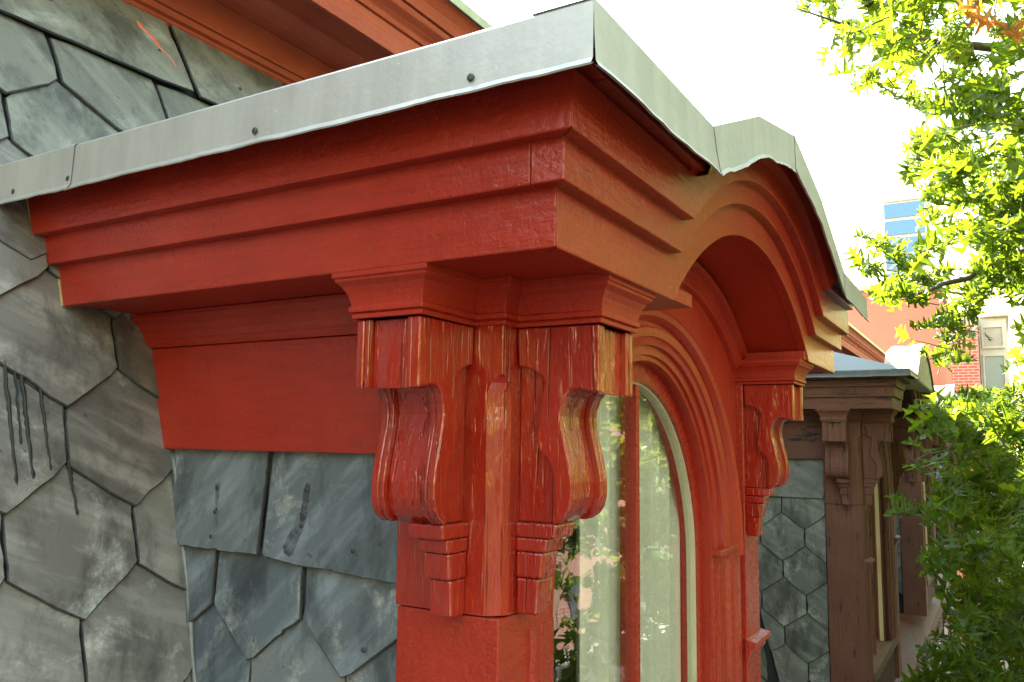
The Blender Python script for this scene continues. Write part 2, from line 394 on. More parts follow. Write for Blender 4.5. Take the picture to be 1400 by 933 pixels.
# nails in the top course, a pink paint splash and tar drips
def disc(mb, c, n, r, t=.003, k=8):
    n = Vector(n).normalized(); a = n.orthogonal().normalized(); b = n.cross(a); c = Vector(c)
    ring = lambda rr, hh: [tuple(c+n*hh+(a*math.cos(2*math.pi*j/k)+b*math.sin(2*math.pi*j/k))*rr) for j in range(k)]
    v = ring(r, 0)+ring(r, t*.6)+ring(r*.6, t)
    return mb.add(v, [tuple(range(2*k, 3*k))]+[(i+q*k, (i+1)%k+q*k, (i+1)%k+(q+1)*k, i+(q+1)*k) for q in range(2) for i in range(k)])
for x, z in [(.113, 1.096), (.433, 1.097), (.73, 1.099)]:
    disc(MB(), mans3(x, z, .0165), (0, -1, .4), .006).build('nail', 'nail', slope)
def ribbon(pts, ws, to3, h, name, mat, parent):
    mb = MB(); rows = []
    for i, (p, w) in enumerate(zip(pts, ws)):
        p = Vector(p); q0 = Vector(pts[max(i-1, 0)]); q1 = Vector(pts[min(i+1, len(pts)-1)])
        d = (q1-q0).normalized(); n = Vector((-d.y, d.x))
        hh = h(p) if callable(h) else h
        rows.append([to3(*(p-n*w), hh-.003), to3(*(p-n*w*.7), hh+.0008), to3(*p, hh+.0018), to3(*(p+n*w*.7), hh+.0008), to3(*(p+n*w), hh-.003)])
    mb.grid(rows); return mb.build(name, mat, parent, smooth=True)
ribbon([(.388, 1.182), (.396, 1.172), (.400, 1.160), (.412, 1.152), (.424, 1.142), (.436, 1.128), (.438, 1.116), (.450, 1.104), (.464, 1.092), (.473, 1.075), (.476, 1.062), (.468, 1.054)],
       [.003, .014, .007, .010, .007, .013, .008, .003, .0025, .0025, .003, .0015], mans3, lambda p: .0065+.0155*(1.31-p.y)/.33+.001, 'paint_splash', 'pink_drip', slope)
def wob(a, b, n, amp): return [(a[0]+(b[0]-a[0])*t+random.uniform(-amp, amp), a[1]+(b[1]-a[1])*t) for t in [i/(n-1) for i in range(n)]]
for a, b, w in [((-.131, .137), (-.124, -.095), .0060), ((-.112, .124), (-.111, -.02), .0032), ((-.100, .117), (-.093, -.085), .0068), ((-.066, .094), (-.058, -.07), .0042), ((-.022, -.05), (-.010, -.155), .0032), ((-.016, -.07), (-.016, -.10), .002)]:
    n = 22; q = wob(a, b, n, .0009); q = [(x+.0010*math.sin(k*.9+a[0]*90)*math.sin(k*.31), z) for k, (x, z) in enumerate(q)]
    ribbon(q, [.75*w*random.uniform(.6, 1.0)*(1-.25*k/n) for k in range(n-2)]+[w*.95, w*.3], mans3, lambda p: .0125, 'tar_drip', 'tar', slope)
for pts in [[(-.150, .145), (-.09, .10), (-.02, .058)], [(-.02, .058), (-.020, -.046)], [(-.02, -.046), (.045, -.092), (.110, -.138)], [(-.02, -.05), (-.085, -.095), (-.150, -.14)], [(.110, -.138), (.17, -.10), (.222, -.062)]]:
    q = []
    for a, b in zip(pts, pts[1:]): q += [(a[0]+(b[0]-a[0])*t+random.uniform(-.0015, .0015), a[1]+(b[1]-a[1])*t+random.uniform(-.0015, .0015)) for t in [i/9 for i in range(9)]]
    q.append(pts[-1])
    ribbon(q, [random.uniform(.001, .0055) for _ in q], mans3, .006, 'tar_seam', 'tar', slope)
# main eaves cornice along the top of the mansard
X0, X1 = -14.0, 21.9
def run(poly, name, mat, bevel=.003, x0=X0, x1=X1):
    return hpart(MB().prism(poly, lambda y, z: (x0, y, z), lambda y, z: (x1, y, z)).build(name, mat, house, bevel))
run([(1.66, 1.235), (1.645, 1.228), (1.615, 1.236), (1.598, 1.252), (1.600, 1.262), (1.585, 1.266), (1.583, 1.286), (1.66, 1.286)], 'bed_moulding', 'orange_cornice', .002)
run([(1.60, 1.287), (1.575, 1.287), (1.575, 1.386), (1.60, 1.386)], 'frieze_board', 'orange_cornice')
run([(1.60, 1.387), (1.572, 1.387), (1.53, 1.392), (1.50, 1.405), (1.482, 1.43), (1.482, 1.45), (1.60, 1.45)], 'cove_moulding', 'orange_cornice', .002)
run([(1.60, 1.432), (1.31, 1.427), (1.31, 1.445), (1.60, 1.46)], 'soffit_board', 'orange_cornice')
run([(1.32, 1.385), (1.297, 1.382), (1.294, 1.478), (1.32, 1.48)], 'fascia_board', 'orange_cornice')
run([(1.32, 1.481), (1.286, 1.481), (1.283, 1.50), (1.268, 1.515), (1.245, 1.53), (1.238, 1.55), (1.32, 1.56)], 'crown_moulding', 'orange_cornice', .002)
run([(1.32, 1.561), (1.232, 1.556), (1.222, 1.60), (1.195, 1.645), (1.32, 1.66)], 'crown_board', 'orange_cornice', .002)
run([(1.34, 1.66), (1.186, 1.646), (1.178, 1.636), (1.174, 1.672), (1.34, 1.69)], 'gutter_edge', 'gutter_metal', .002)
hpart(MB().box((X0, 1.33, 1.50), (X1, 9, 1.685)).build('roof_deck', 'roof_membrane', house))
hpart(MB().box((X0, .55, GZ), (X1, .80, ZB)).build('wall', 'brownstone', house))
hpart(MB().prism([(.62, ZB+.03), (.18, ZB-.02), (.18, ZB-.14), (.30, ZB-.20), (.36, ZB-.34), (.55, ZB-.40), (.62, ZB-.1)], lambda y, z: (X0, y, z), lambda y, z: (X1, y, z)).build('lower_cornice', 'brown_front', house, .01))
for kx in range(11):
    for kz in range(2):
        xw = -2.2+2.05*kx; zw = -8.2+3.2*kz
        w = hpart(MB().box((xw, .535, zw), (xw+.95, .60, zw+1.9)).build('window', 'window_dark', house))
        hpart(MB().box((xw-.08, .50, zw-.12), (xw+1.03, .549, zw-.001)).build('window_sill', 'brownstone', house)); hpart(MB().box((xw-.08, .51, zw+1.901), (xw+1.03, .549, zw+2.1)).build('window_lintel', 'brownstone', house))
# ---------------------------------------------------------------- the dormers
ZF = [.270, .357, .418]                 # lower edges of the stepped fascia boards
ZTOP = .505
OF = [0.0, .023, .047]                  # how far each board stands proud
RA, CAX, CAZ = .949, 1.12, -.432        # hood arch
RB = [0.0, .07, .12, .205]
XE = 2.24                               # far end of the cornice
YW, YP, XP = .222, .198, .19            # front wall, post front, post side
ZBOT = -1.6
WX, WZ = .90, -.33                      # window arch centre
AI, BI = .49, .53                       # opening
AO, BO = .73, .67                       # casing outer
AG, BG = .47, .49                       # glass
def curve_z(k, x, zl):
    r = RA+RB[k]; d = r*r-(x-CAX)**2
    return max(zl, CAZ+math.sqrt(d)) if d > 0 else zl
PROF = [(.157, .196), (.157, .083), (.120, .090), (.104, .088), (.096, .078), (.089, .06), (.087, .045), (.089, .025), (.096, -.005), (.103, -.035), (.108, -.066), (.108, -.092), (.103, -.110), (.095, -.122), (.079, -.133)]
SCAL = [(.071, -.130), (.074, -.11), (.075, -.08), (.074, -.057), (.069, -.038), (.060, -.025), (.046, -.012), (.041, .003), (.043, .02), (.046, .04), (.050, .078), (.056, .101), (.050, .112), (.037, .121), (.020, .128), (.004, .131)]
STEPS = [(.079, -.1335, -.158), (.062, -.1585, -.1815), (.053, -.182, -.225), (.044, -.2255, -.285)]
def make_dormer(name, o3, label, mats, style, group=None):
    base = Vector((1.02, .2, ZBOT))
    D = empty(name, Vector(o3)+base); tag(D, label, 'dormer', group)
    def P(o): o.location = tuple(Vector(o.location)-base); return o
    Ms, Mf, Mv, Mb, Mw, Mc, Mk, Mt = [mats[k] for k in ('side', 'front', 'vert', 'bracket', 'wall', 'cheek', 'capital', 'trim')]
    yb = lambda z: my(z+o3[2])-o3[2]*0
    red = style == 'red'
    zf = list(ZF); ztop = ZTOP; of = list(OF)
    if not red: zf = [.270, .338, .395]; ztop = .43; of = [0, .015, .03]
    # stepped fascia: front boards follow the hood arch, side boards butt behind them
    for k in range(3):
        zu = zf[k+1] if k < 2 else ztop
        xs = sorted(set([-of[k], XE+of[k]]+[CAX+.70*math.sin(t) for t in np.linspace(-math.pi/2, math.pi/2, 61)]))
        lo = [(x, curve_z(k, x, zf[k])) for x in xs]
        up = [(x, curve_z(k+1, x, zu)+(.010 if k < 2 else 0)) for x in xs]
        mb = MB(); y0, y1 = -of[k], .03
        mi = .032 if k != 1 else -of[k]
        bx = lambda x: mi if x == xs[0] else x
        rows = [[(x, y0, z) for x, z in lo], [(x, y0, z) for x, z in up], [(bx(x), y1, z) for x, z in up], [(bx(x), y1, z) for x, z in lo], [(x, y0, z) for x, z in lo]]
        mb.grid(rows); n = len(xs)
        for j in (0, n-1): mb.f.append((j, n+j, 2*n+j, 3*n+j))
        P(mb.build('front_fascia_board', Mf, D, .0025))
        ye = yb((zf[k]+zu)/2)
        e0, e1 = yb(zf[k])-.008, yb(zu)-.008
        poly = [(.0305, zf[k]+.0005), (e0, zf[k]+.0005), (e1, zu+.008), (.0305, zu+.008)]
        P(MB().prism(poly, lambda y, z: (-of[k]+.0008, -of[k]+.0008 if k != 1 and y < .031 else y, z), lambda y, z: (.032, y, z)).build('side_fascia_board', Ms, D, .0025))
        if red:   # unpainted ragged end of the board against the slates
            mb = MB(); nn = 9
            for j in range(nn):
                t0, t1 = j/nn, (j+.93)/nn; za, zb = zf[k]+(zu-zf[k])*t0, zf[k]+(zu-zf[k])*t1
                w = random.uniform(.003, .011)
                mb.prism([(yb(za)-.010, za), (yb(za)-.008+w, za), (yb(zb)-.008+w*.8, zb), (yb(zb)-.010, zb)], lambda y, z: (-of[k]-.0005, y, z), lambda y, z: (.02, y, z))
            P(mb.build('raw_wood_end', 'raw_wood', D))
        # far end return
        P(MB().prism([(.0305, zf[k]), (yb(zf[k]), zf[k]), (yb(zu), zu+.008), (.0305, zu+.008)], lambda y, z: (XE-.03, y, z), lambda y, z: (XE+of[k]-.001, y, z)).build('side_fascia_board', Ms, D, .0025))
    # crown fillet beneath the metal
    zt = ztop+.009
    P(MB().prism([(-.062, zt), (yb(zt), zt), (yb(zt+.03), zt+.03), (-.062, zt+.03)], lambda y, z: (-.063, y, z), lambda y, z: (.03, y, z)).build('crown_fillet', Ms, D, .002))
    for a, b in ((.031, .482), (1.758, XE+.06)): P(MB().box((a, -.064, zt-.002), (b, .03, zt+.026)).build('crown_fillet', Mf, D, .002))
    if red:
        tf = [math.asin((x-CAX)/(RA+.19)) for x in np.linspace(CAX-.645, CAX+.645, 45)]
        cq = lambda r, t, y: (CAX+r*math.sin(t), y, CAZ+r*math.cos(t))
        P(MB().grid([[cq(RA+r, t, y) for t in tf] for r, y in ((.185, .02), (.185, -.070), (.192, -.074), (.215, -.088), (.245, -.092), (.245, .02))]).build('arched_crown_fillet', Mf, D))
    # soffits
    for a, b in (((.004, .004, .274), (.60, .30, .30)), ((.004, .3005, .2742), (.26, 1.15, .30)), ((1.70, .004, .274), (XE-.004, 1.15, .30))):
        P(MB().box(a, b).build('soffit_board', Mw, D))
    th = [math.asin((x-CAX)/RA) for x in np.linspace(CAX-.632, CAX+.632, 41)]
    cv = lambda r, t, y: (CAX+r*math.sin(t), y, CAZ+r*math.cos(t))
    rows = [[cv(RA+.002, t, .006) for t in th], [cv(RA+.002, t, .30) for t in th], [cv(RA+.02, t, .30) for t in th], [cv(RA+.02, t, .006) for t in th], [cv(RA+.002, t, .006) for t in th]]
    P(MB().grid(rows).build('arched_soffit', Mw, D, smooth=False))
    # hood moulding under the arched soffit
    hp = [(.004, .0), (.004, .036), (.016, .044), (.028, .040), (.034, .026), (.040, .024), (.046, .030), (.060, .030), (.070, .018), (.078, .016), (.082, 0)]
    th2 = [math.asin((x-CAX)/(RA)) for x in np.linspace(.42, 1.715, 41)]
    P(MB().grid([[cv(RA-d, t, YW-p) for t in th2] for d, p in hp]).build('hood_moulding', Mt, D, smooth=False))
    # frieze and its moulding on the cheek side
    fz0 = -.025
    P(MB().prism([(.386, fz0), (yb(fz0)-.006, fz0), (yb(.2)-.006, .2), (.386, .2)], lambda y, z: (.2, y, z), lambda y, z: (.236, y, z)).build('frieze_board', Ms, D, .003))
    cp = [(.236, .2005), (.194, .2005), (.190, .207), (.190, .214), (.186, .218), (.184, .230), (.176, .247), (.164, .258), (.160, .262), (.160, .273), (.236, .273)]
    P(MB().prism(cp, lambda x, z: (x, .386, z), lambda x, z: (x, yb(z)-.004, z)).build('frieze_moulding', Ms, D, .001))
    # corner post with a stopped chamfer, far post
    def ring(c, z): return [(XP, .41, z), (XP, YP+c, z), (XP+c*.25, YP+c*.62, z), (XP+c*.62, YP+c*.25, z), (XP+c, YP, z), (.377, YP, z), (.377, .41, z)]
    mb = MB(); zz = [(-.284, .03), (.06, .03), (.085, .028), (.10, .022), (.110, .012), (.113, .0015), (.198, .0015)]
    rows = [ring(c, z)+[ring(c, z)[0]] for z, c in zz]; mb.grid(rows); mb.f.append(tuple(range(0, 7))[::-1])
    P(mb.build('corner_post', Mb, D, .002))
    low = P(MB().box((XP+.003, YP+.002, ZBOT), (.3755, .4085, -.2865)).build('lower_post', Mf if red else Mv, D, .003))
    fx0, fx1 = 1.70, 1.862
    P(MB().box((fx0, YP, ZBOT), (fx1, .40, .27)).build('far_post', Mv, D, .003))
    for (a, b) in ((.17, .392), (fx0-.012, fx1+.02)):
        P(MB().prism([(YP+.004, -.66), (YP-.004, -.66), (YP-.012, -.645), (YP-.012, -.633), (YP-.030, -.622), (YP-.030, -.606), (YP+.004, -.600)], lambda y, z: (a, y, z), lambda y, z: (b, y, z)).build('plinth_moulding', Mv, D, .002))
    # brackets
    def bracket(m3, w0, w1, mirror_scal=True):
        bo = None
        wa, wb = w0+.027, w1-.027
        ins = lambda p, d: [(u-d, z) for u, z in p]
        core = ins(PROF, .013)
        body = [(.0, .197)]+core+[(.0, -.133)]
        bo = P(MB().prism(body, lambda u, z: m3(u, wa, z), lambda u, z: m3(u, wb, z)).build('bracket', Mb, D, .002))
        full = [(.0, .197)]+PROF+[(.0, -.133)]
        fi = [(.0, .197)]+ins(PROF, .0015)+[(.0, -.133)]
        for a, b in ((w0+.017, w0+.0268), (w1-.0268, w1-.017)):
            MB().prism(fi, lambda u, z: m3(u, a, z), lambda u, z: m3(u, b, z)).build('side_plate', Mb, bo, .002)
        sc = [(.002, .197)]+PROF+SCAL
        for a, b in ((w0, w0+.0168), (w1-.0168, w1)):
            MB().prism(sc, lambda u, z: m3(u, a, z), lambda u, z: m3(u, b, z)).build('scroll_plate', Mb, bo, .003)
        for q, (u, zu, zl) in enumerate(STEPS):
            MB().prism([(0, zu), (u, zu), (u-.004, zl), (0, zl)], lambda u, z: m3(u, w0+.003+.002*q, z), lambda u, z: m3(u, w0+[.076, .068, .060, .052][q]+random.uniform(-.002, .002), z)).build('drop_block', Mb, bo, .004)
        return bo
    bracket(lambda u, w, z: (XP-u, w, z), .255, .385)
    bracket(lambda u, w, z: (w, YP-u, z), .235, .380)
    bracket(lambda u, w, z: (w, YP-u, z), 1.706, 1.858)
    # capitals
    kp = [(0, .1975), (.006, .1975), (.0065, .2045), (.0035, .2065), (.010, .208), (.0105, .2165), (.007, .2185), (.009, .228), (.0125, .238), (.019, .249), (.027, .257), (.0275, .261), (.031, .263), (.031, .2735)]
    for path in ([(.21, .385), (.033, .385), (.033, .255), (XP, .255), (XP, YP), (.235, YP), (.235, .041), (.380, .041), (.380, .23)], [(1.704, .23), (1.704, .041), (1.860, .041), (1.860, .30)]):
        pl = [Vector(p) for p in path]
        rows = [[(q.x, q.y, z) for q in offset_path(pl, -o)] for o, z in kp]
        P(MB().grid(rows).build('capital', Mk, D, .001))
    # front wall with the arched opening
    xs = sorted(set([.20, WX-AI-.002, WX+AI+.002, 1.83]+[WX+AI*math.sin(t) for t in np.linspace(-math.pi/2, math.pi/2, 41)]+list(np.linspace(.2, .5, 8))+list(np.linspace(1.4, 1.83, 10))))
    lo = []; up = []
    for x in xs:
        q = 1-((x-WX)/AI)**2
        lo.append(WZ+BI*math.sqrt(q) if q > 0 else WZ); up.append(max(.285, curve_z(0, x, .285)+.01))
    mb = MB()
    mb.grid([[(x, YW, z) for x, z in zip(xs, lo)], [(x, YW, z) for x, z in zip(xs, up)]])
    mb.grid([[(x, YW, z) for x, z in zip(xs, lo)], [(x, YW+.05, z) for x, z in zip(xs, lo)]])
    mb.add([(.2, YW, ZBOT), (WX-AI, YW, ZBOT), (WX-AI, YW, WZ), (.2, YW, WZ), (WX-AI, YW+.05, ZBOT), (WX-AI, YW+.05, WZ)], [(0, 1, 2, 3), (1, 4, 5, 2)])
    mb.add([(1.83, YW, ZBOT), (WX+AI, YW, ZBOT), (WX+AI, YW, WZ), (1.83, YW, WZ), (WX+AI, YW+.05, ZBOT), (WX+AI, YW+.05, WZ)], [(0, 1, 2, 3), (1, 4, 5, 2)])
    mb.add([(.2, YW+.001, -1.6), (1.83, YW+.001, -1.6), (1.83, YW+.001, -1.3), (.2, YW+.001, -1.3)], [(0, 1, 2, 3)])
    P(mb.build('front_wall', Mw, D))
    # window casing
    def cpt(t, d, p):
        a, b = AI+(AO-AI)*d, BI+(BO-BI)*d
        return (max(WX+a*math.sin(t), .225), YW-p*min(1, max(0, (WX+a*math.sin(t)-.36)/.05)), WZ+b*math.cos(t))
    cp = [(.012, -.02), (.012, .010), (.10, .010), (.11, .018), (.26, .018), (.27, .028), (.34, .032), (.40, .028), (.42, .034), (.56, .036), (.60, .024), (.68, .022), (.70, .030), (.76, .042), (.84, .047), (.92, .042), (.98, .030), (1.0, 0)]
    tt = np.linspace(-math.pi/2, math.pi/2, 57)
    P(MB().grid([[cpt(t, d, p) for t in tt] for d, p in cp]).build('arched_casing', Mt, D, .0006))
    for sgn in (-1, 1):
        lp = [(-.02, .014), (.010, .014), (.012, .10), (.022, .105), (.024, .30), (.014, .33), (.016, .42), (.030, .45), (.034, .55), (.026, .62), (.012, .66), (.012, .78), (.026, .82), (.026, .96), (0, .97)]
        def lx(d): return WX+sgn*(AI+(AO-AI)*d)
        if sgn < 0: lp = [(p, d) for p, d in lp if d < .5]+[(-.01, .5)]
        rows = [[(lx(d), YW-p-.002, z) for p, d in lp] for z in (ZBOT+.3, WZ+.012)]
        mb = MB().grid(rows); n = len(lp); mb.f.append(tuple(range(n, 2*n)))
        P(mb.build('casing_leg', Mv, D, .0012))
        if sgn == 1: P(MB().box((lx(.02), YW-.040, WZ+.012), (lx(.99), YW, WZ+.034)).build('impost_block', Mv, D, .005))
    # sash, glass, mullion
    YG = .265
    def apt(t, a, b, y): return (WX+a*math.sin(t), y, WZ+b*math.cos(t))
    def frame(a0, b0, a1, b1, y0, y1, nm, mat):
        mb = MB(); path = lambda a, b, y: [(WX-a, y, -1.28)]+[apt(t, a, b, y) for t in np.linspace(-math.pi/2, math.pi/2, 41)]+[(WX+a, y, -1.28)]
        mb.grid([path(a1, b1, y1), path(a0, b0, y1), path(a0, b0, y0), path(a1, b1, y0)]); return P(mb.build(nm, mat, D, .001))
    frame(AG-.006, BG-.006, AI+.01, BI+.01, YW+.020, YG+.03, 'window_frame', Mv)
    sash = frame(AG-.0125, BG-.0125, AG-.004, BG-.004, YW+.030, YG+.012, 'sash', 'cream')
    P(MB().box((.914, .249, -1.28), (.934, YG+.03, WZ+BG-.015)).build('mullion', Mv, D, .0025))
    for a, b in ((WX-AG+.004, .915), (.933, WX+AG-.004)):
        xs = np.linspace(a, b, 25); top = [WZ+(BG-.006)*math.sqrt(max(0, 1-((x-WX)/(AG-.004))**2)) for x in xs]
        P(MB().add([(x, YG, -1.27) for x in xs]+[(x, YG, z) for x, z in zip(xs, top)], [(i, i+1, i+26, i+25) for i in range(24)]).build('glass_pane', 'pane', D))
    P(MB().box((.40, YW-.03, -1.34), (1.66, YG+.05, -1.28)).build('window_sill', Mf, D, .004))
    # metal roof edge
    zb_, ztp = (.468, .556) if red else (.445, .482)
    of_ = -.105
    def flash(rows, nm, parent): return P(MB().grid(rows).build(nm, 'galvanised' if red else 'dark_metal', parent))
    def sidesheet(ya, yc, x0):
        ys = np.linspace(ya, yc, 70); ph = random.random()*9
        w = [(.0016*math.sin(y*13+ph)*math.sin(y*5.1)+.0012*math.sin(y*47+ph*2)*math.sin(y*7+1)+random.uniform(-.0006, .0006)) for y in ys]
        g = lambda dx, z0, kk: [(x0+dx+kk*a*.5, y, z0+kk*a) for y, a in zip(ys, w)]
        return [[(x0+.10, y, ztp+.002) for y in ys], [(x0+.004, y, ztp+.002) for y in ys], g(0, ztp-.003, 0), g(-.001, (zb_+ztp)/2, .15), g(-.002, zb_+.010, .6), g(-.0075, zb_+.001, 1), g(-.006, zb_-.0012, 1), g(0, zb_+.004, .9)]
    fl = flash(sidesheet(-.105, 1.0, of_), 'metal_flashing', D)
    P(MB().grid(sidesheet(.985, 1.26, of_-.0025)).build('metal_flashing', 'galvanised' if red else 'dark_metal', D))
    top = [(of_, ztp), (.40, ztp+.006), (.74, .703), (1.10, .780), (1.47, .703), (1.84, ztp+.006), (XE-of_, ztp)]
    bot = [(of_, zb_), (.43, zb_+.012), (.78, .625), (1.09, .682), (1.43, .625), (1.81, zb_+.012), (XE-of_, zb_)]
    if not red:
        top = [(x, z-.03 if .5 < x < 1.7 else z) for x, z in top]; bot = [(x, z+.02 if .5 < x < 1.7 else z) for x, z in bot]
    for i in range(6):
        nseg = 14; rows = [[], [], [], [], [], []]
        for j in range(nseg+1):
            t = j/nseg; tx, tz = top[i][0]+(top[i+1][0]-top[i][0])*t, top[i][1]+(top[i+1][1]-top[i][1])*t
            bx, bz = bot[i][0]+(bot[i+1][0]-bot[i][0])*t, bot[i][1]+(bot[i+1][1]-bot[i][1])*t
            a = random.uniform(-.002, .002)+.002*math.sin(t*9+i); yy = of_-.001*(i % 2)
            rows[0].append((tx, yy+.09, tz+.002)); rows[1].append((tx, yy, tz+.002)); rows[2].append(((tx+bx)/2, yy-.001, (tz+bz)/2))
            rows[3].append((bx, yy-.003, bz+.008+a)); rows[4].append((bx, yy-.007, bz+a)); rows[5].append((bx, yy-.001, bz+.002+a))
        P(MB().grid(rows).build('metal_flashing', 'galvanised' if red else 'plaster' if 0 < i < 5 else 'dark_metal', D))
    if red:
        for y, z in [(.49, .491), (.076, .490), (.996, .489), (1.183, .490)]:
            disc(MB(), (of_-.003, y, z), (-1, 0, 0), .0058, .003).build('nail', 'nail', fl)
        outl = [(x+(.003 if i == 0 else -.003 if i == 6 else 0), z-.002) for i, (x, z) in enumerate(top)]
        P(MB().prism(outl+[(x+(.003 if i == 0 else -.003 if i == 6 else 0), z-.016) for i, (x, z) in list(enumerate(top))[::-1]], lambda x, z: (x, -.10, z), lambda x, z: (x, 1.30, z)).build('roof_deck', 'roof_membrane', D))
    else:
        e = .484; t_ = .70
        v = [(-.10, -.09, e), (XE+.10, -.09, e), (XE+.10, 1.35, e), (-.10, 1.35, e), (.62, .50, t_), (1.62, .50, t_), (1.62, 1.6, t_), (.62, 1.6, t_)]
        P(MB().add(v, [(0, 1, 5, 4), (1, 2, 6, 5), (3, 0, 4, 7), (4, 5, 6, 7)]).build('hip_roof', 'roof_membrane', D))
        o = [(.42, .46), (.74, .66), (1.10, .735), (1.47, .66), (1.80, .46)]
        P(MB().prism(o, lambda x, z: (x, -.10, z), lambda x, z: (x, .10, z+.01)).build('hood_roof', 'plaster', D, .01))
    # cheek: felt backing and slates
    ck = P(MB().prism([(.40, ZBOT), (yb(ZBOT)+.05, ZBOT), (yb(.3)+.05, .3), (.40, .3)], lambda y, z: (.2265, y, z), lambda y, z: (.245, y, z)).build('cheek_wall', 'felt', D))
    P(MB().prism([(.40, ZBOT), (yb(ZBOT)+.05, ZBOT), (yb(.3)+.05, .3), (.40, .3)], lambda y, z: (1.835, y, z), lambda y, z: (1.86, y, z)).build('cheek_wall', 'slate_green', D))
    c3 = lambda y, z, h: (.2265-h, y, z)
    fit = lambda p: clip(clipf(p, lambda q: yb(q[1])-.004-q[0]), 0, .412, False)
    if red:
        tp = [[(1.15, -.02), (.769, -.02), (.773, -.227), (.898, -.229), (1.15, -.221)], [(.762, -.02), (.38, -.02), (.38, -.252), (.66, -.240), (.766, -.230)]]
        for p in tp: put_slate(fit(p), c3, Mc, ck, h0=.006, h1=.020, seg=9, jit=.0018)
        P0, ZA, WW, SS, EE = .789, -.433, .247, .095, .105
        put_slate([(.904, -.19), (.768, -.19), (.661, -.19), (.660, -.340), (.724, -.384), (.789, -.436), (.906, -.338)], c3, Mc, ck, seg=5)
        put_slate([(.657, -.19), (.414, -.19), (.414, -.34), (.543, -.434), (.655, -.340)], c3, Mc, ck, seg=5)
        put_slate(fit([(1.15, -.19), (.909, -.19), (.909, -.338), (1.035, -.433), (1.15, -.34)]), c3, Mc, ck, seg=5)
        rng_i = range(1, 6)
    else:
        P0, ZA, WW, SS, EE = .535, -.444, .265, .095, .10
        put_slate(fit([(1.1, -.02), (.405, -.02), (.405, -.255), (1.1, -.255)]), c3, Mc, ck, h0=.006, h1=.020, seg=8)
        for k in range(-1, 3): 
            p = fit([(P0+WW*k-WW/2, -.22), (P0+WW*k+WW/2, -.22), (P0+WW*k+WW/2, ZA+SS), (P0+WW*k, ZA), (P0+WW*k-WW/2, ZA+SS)])
            if len(p) > 2 and area(p) > .002: put_slate(p, c3, Mc, ck)
        rng_i = range(1, 6)
    for i in rng_i:
        for k in range(-3, 4):
            p = fit(hexa(P0+WW*k+(WW/2 if i % 2 else 0), ZA-(SS+EE)*i, WW, SS, EE))
            if len(p) > 2 and area(p) > .0015: put_slate(p, c3, Mc, ck)
    if red:
        for y, z in [(.912, -.104), (.910, -.154), (.914, -.204), (.656, -.097), (.663, -.167), (.527, -.204), (.492, -.376)]:
            disc(MB(), (.2265-(.006+.014*min(1, (-.02-z)/.22)), y, z), (-1, 0, 0), .005, .0025).build('nail', 'nail', ck)
        for a, b, w in [((.911, -.09), (.908, -.155), .012), ((.909, -.145), (.890, -.222), .020), ((.655, -.085), (.662, -.16), .013), ((.660, -.145), (.695, -.224), .022)]:
            ribbon(wob(a, b, 10, .001), [w*.5]+[w*random.uniform(.8, 1) for _ in range(8)]+[w*.5], c3, lambda p: .006+.014*min(1, (-.02-p.y)/.22)-.0008, 'rust_stain', 'lead_stain', ck)
    # lead strip where the cheek meets the mansard
    P(MB().tube([(.2185-.004*math.sin(z*9), yb(z)-.012+.0025*math.sin(z*23), z) for z in np.linspace(-1.6, -.03, 40)], [.0065+.0012*math.sin(i*1.7) for i in range(40)], 8).build('lead_strip', 'lead', D, smooth=True))
    return D
t = NT('lead_stain'); t.done((.045, .045, .055), .5); _v = t.coord(); _n = t.noise(_v, 26, 6, .7)
_m = t.n('MixShader', {0: t.ramp(_n, (.30, .75), (.62, .0)), 1: t.n('BsdfTransparent').outputs[0], 2: t.b.outputs[0]}); t.t.links.new(_m.outputs[0], t.out.inputs[0]); MAT['lead_stain'] = t.m
RM = dict(side='red_side', front='red_front', vert='red_vert', bracket='red_bracket', wall='red_smooth', cheek='slate_cheek', capital='red_smooth', trim='red_trim')
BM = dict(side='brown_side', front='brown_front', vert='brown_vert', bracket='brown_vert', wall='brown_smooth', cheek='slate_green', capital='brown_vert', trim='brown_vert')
red = make_dormer('arched_dormer', (0, 0, 0), 'freshly painted glossy red wooden dormer with arched hood, scroll brackets and grey metal roof edge', RM, 'red')
brown = make_dormer('arched_dormer', (DX[1], 0, -.05), 'weathered brown wooden dormer with peeling paint next to the red dormer', BM, 'brown', 'unpainted dormers further along the roof')
far = copy_tree(brown); far.location.x += 4.1
for q in (4.1, 8.2):
    f2 = copy_tree(far); f2.location.x += 4.1+q; f2['label'] = 'brown dormer far along the roof, screened by oak leaves' if q < 5 else 'last brown dormer on the roof before the salmon stucco wall'
far['label'] = 'dark brown dormer mostly hidden behind oak leaves beyond the weathered one'
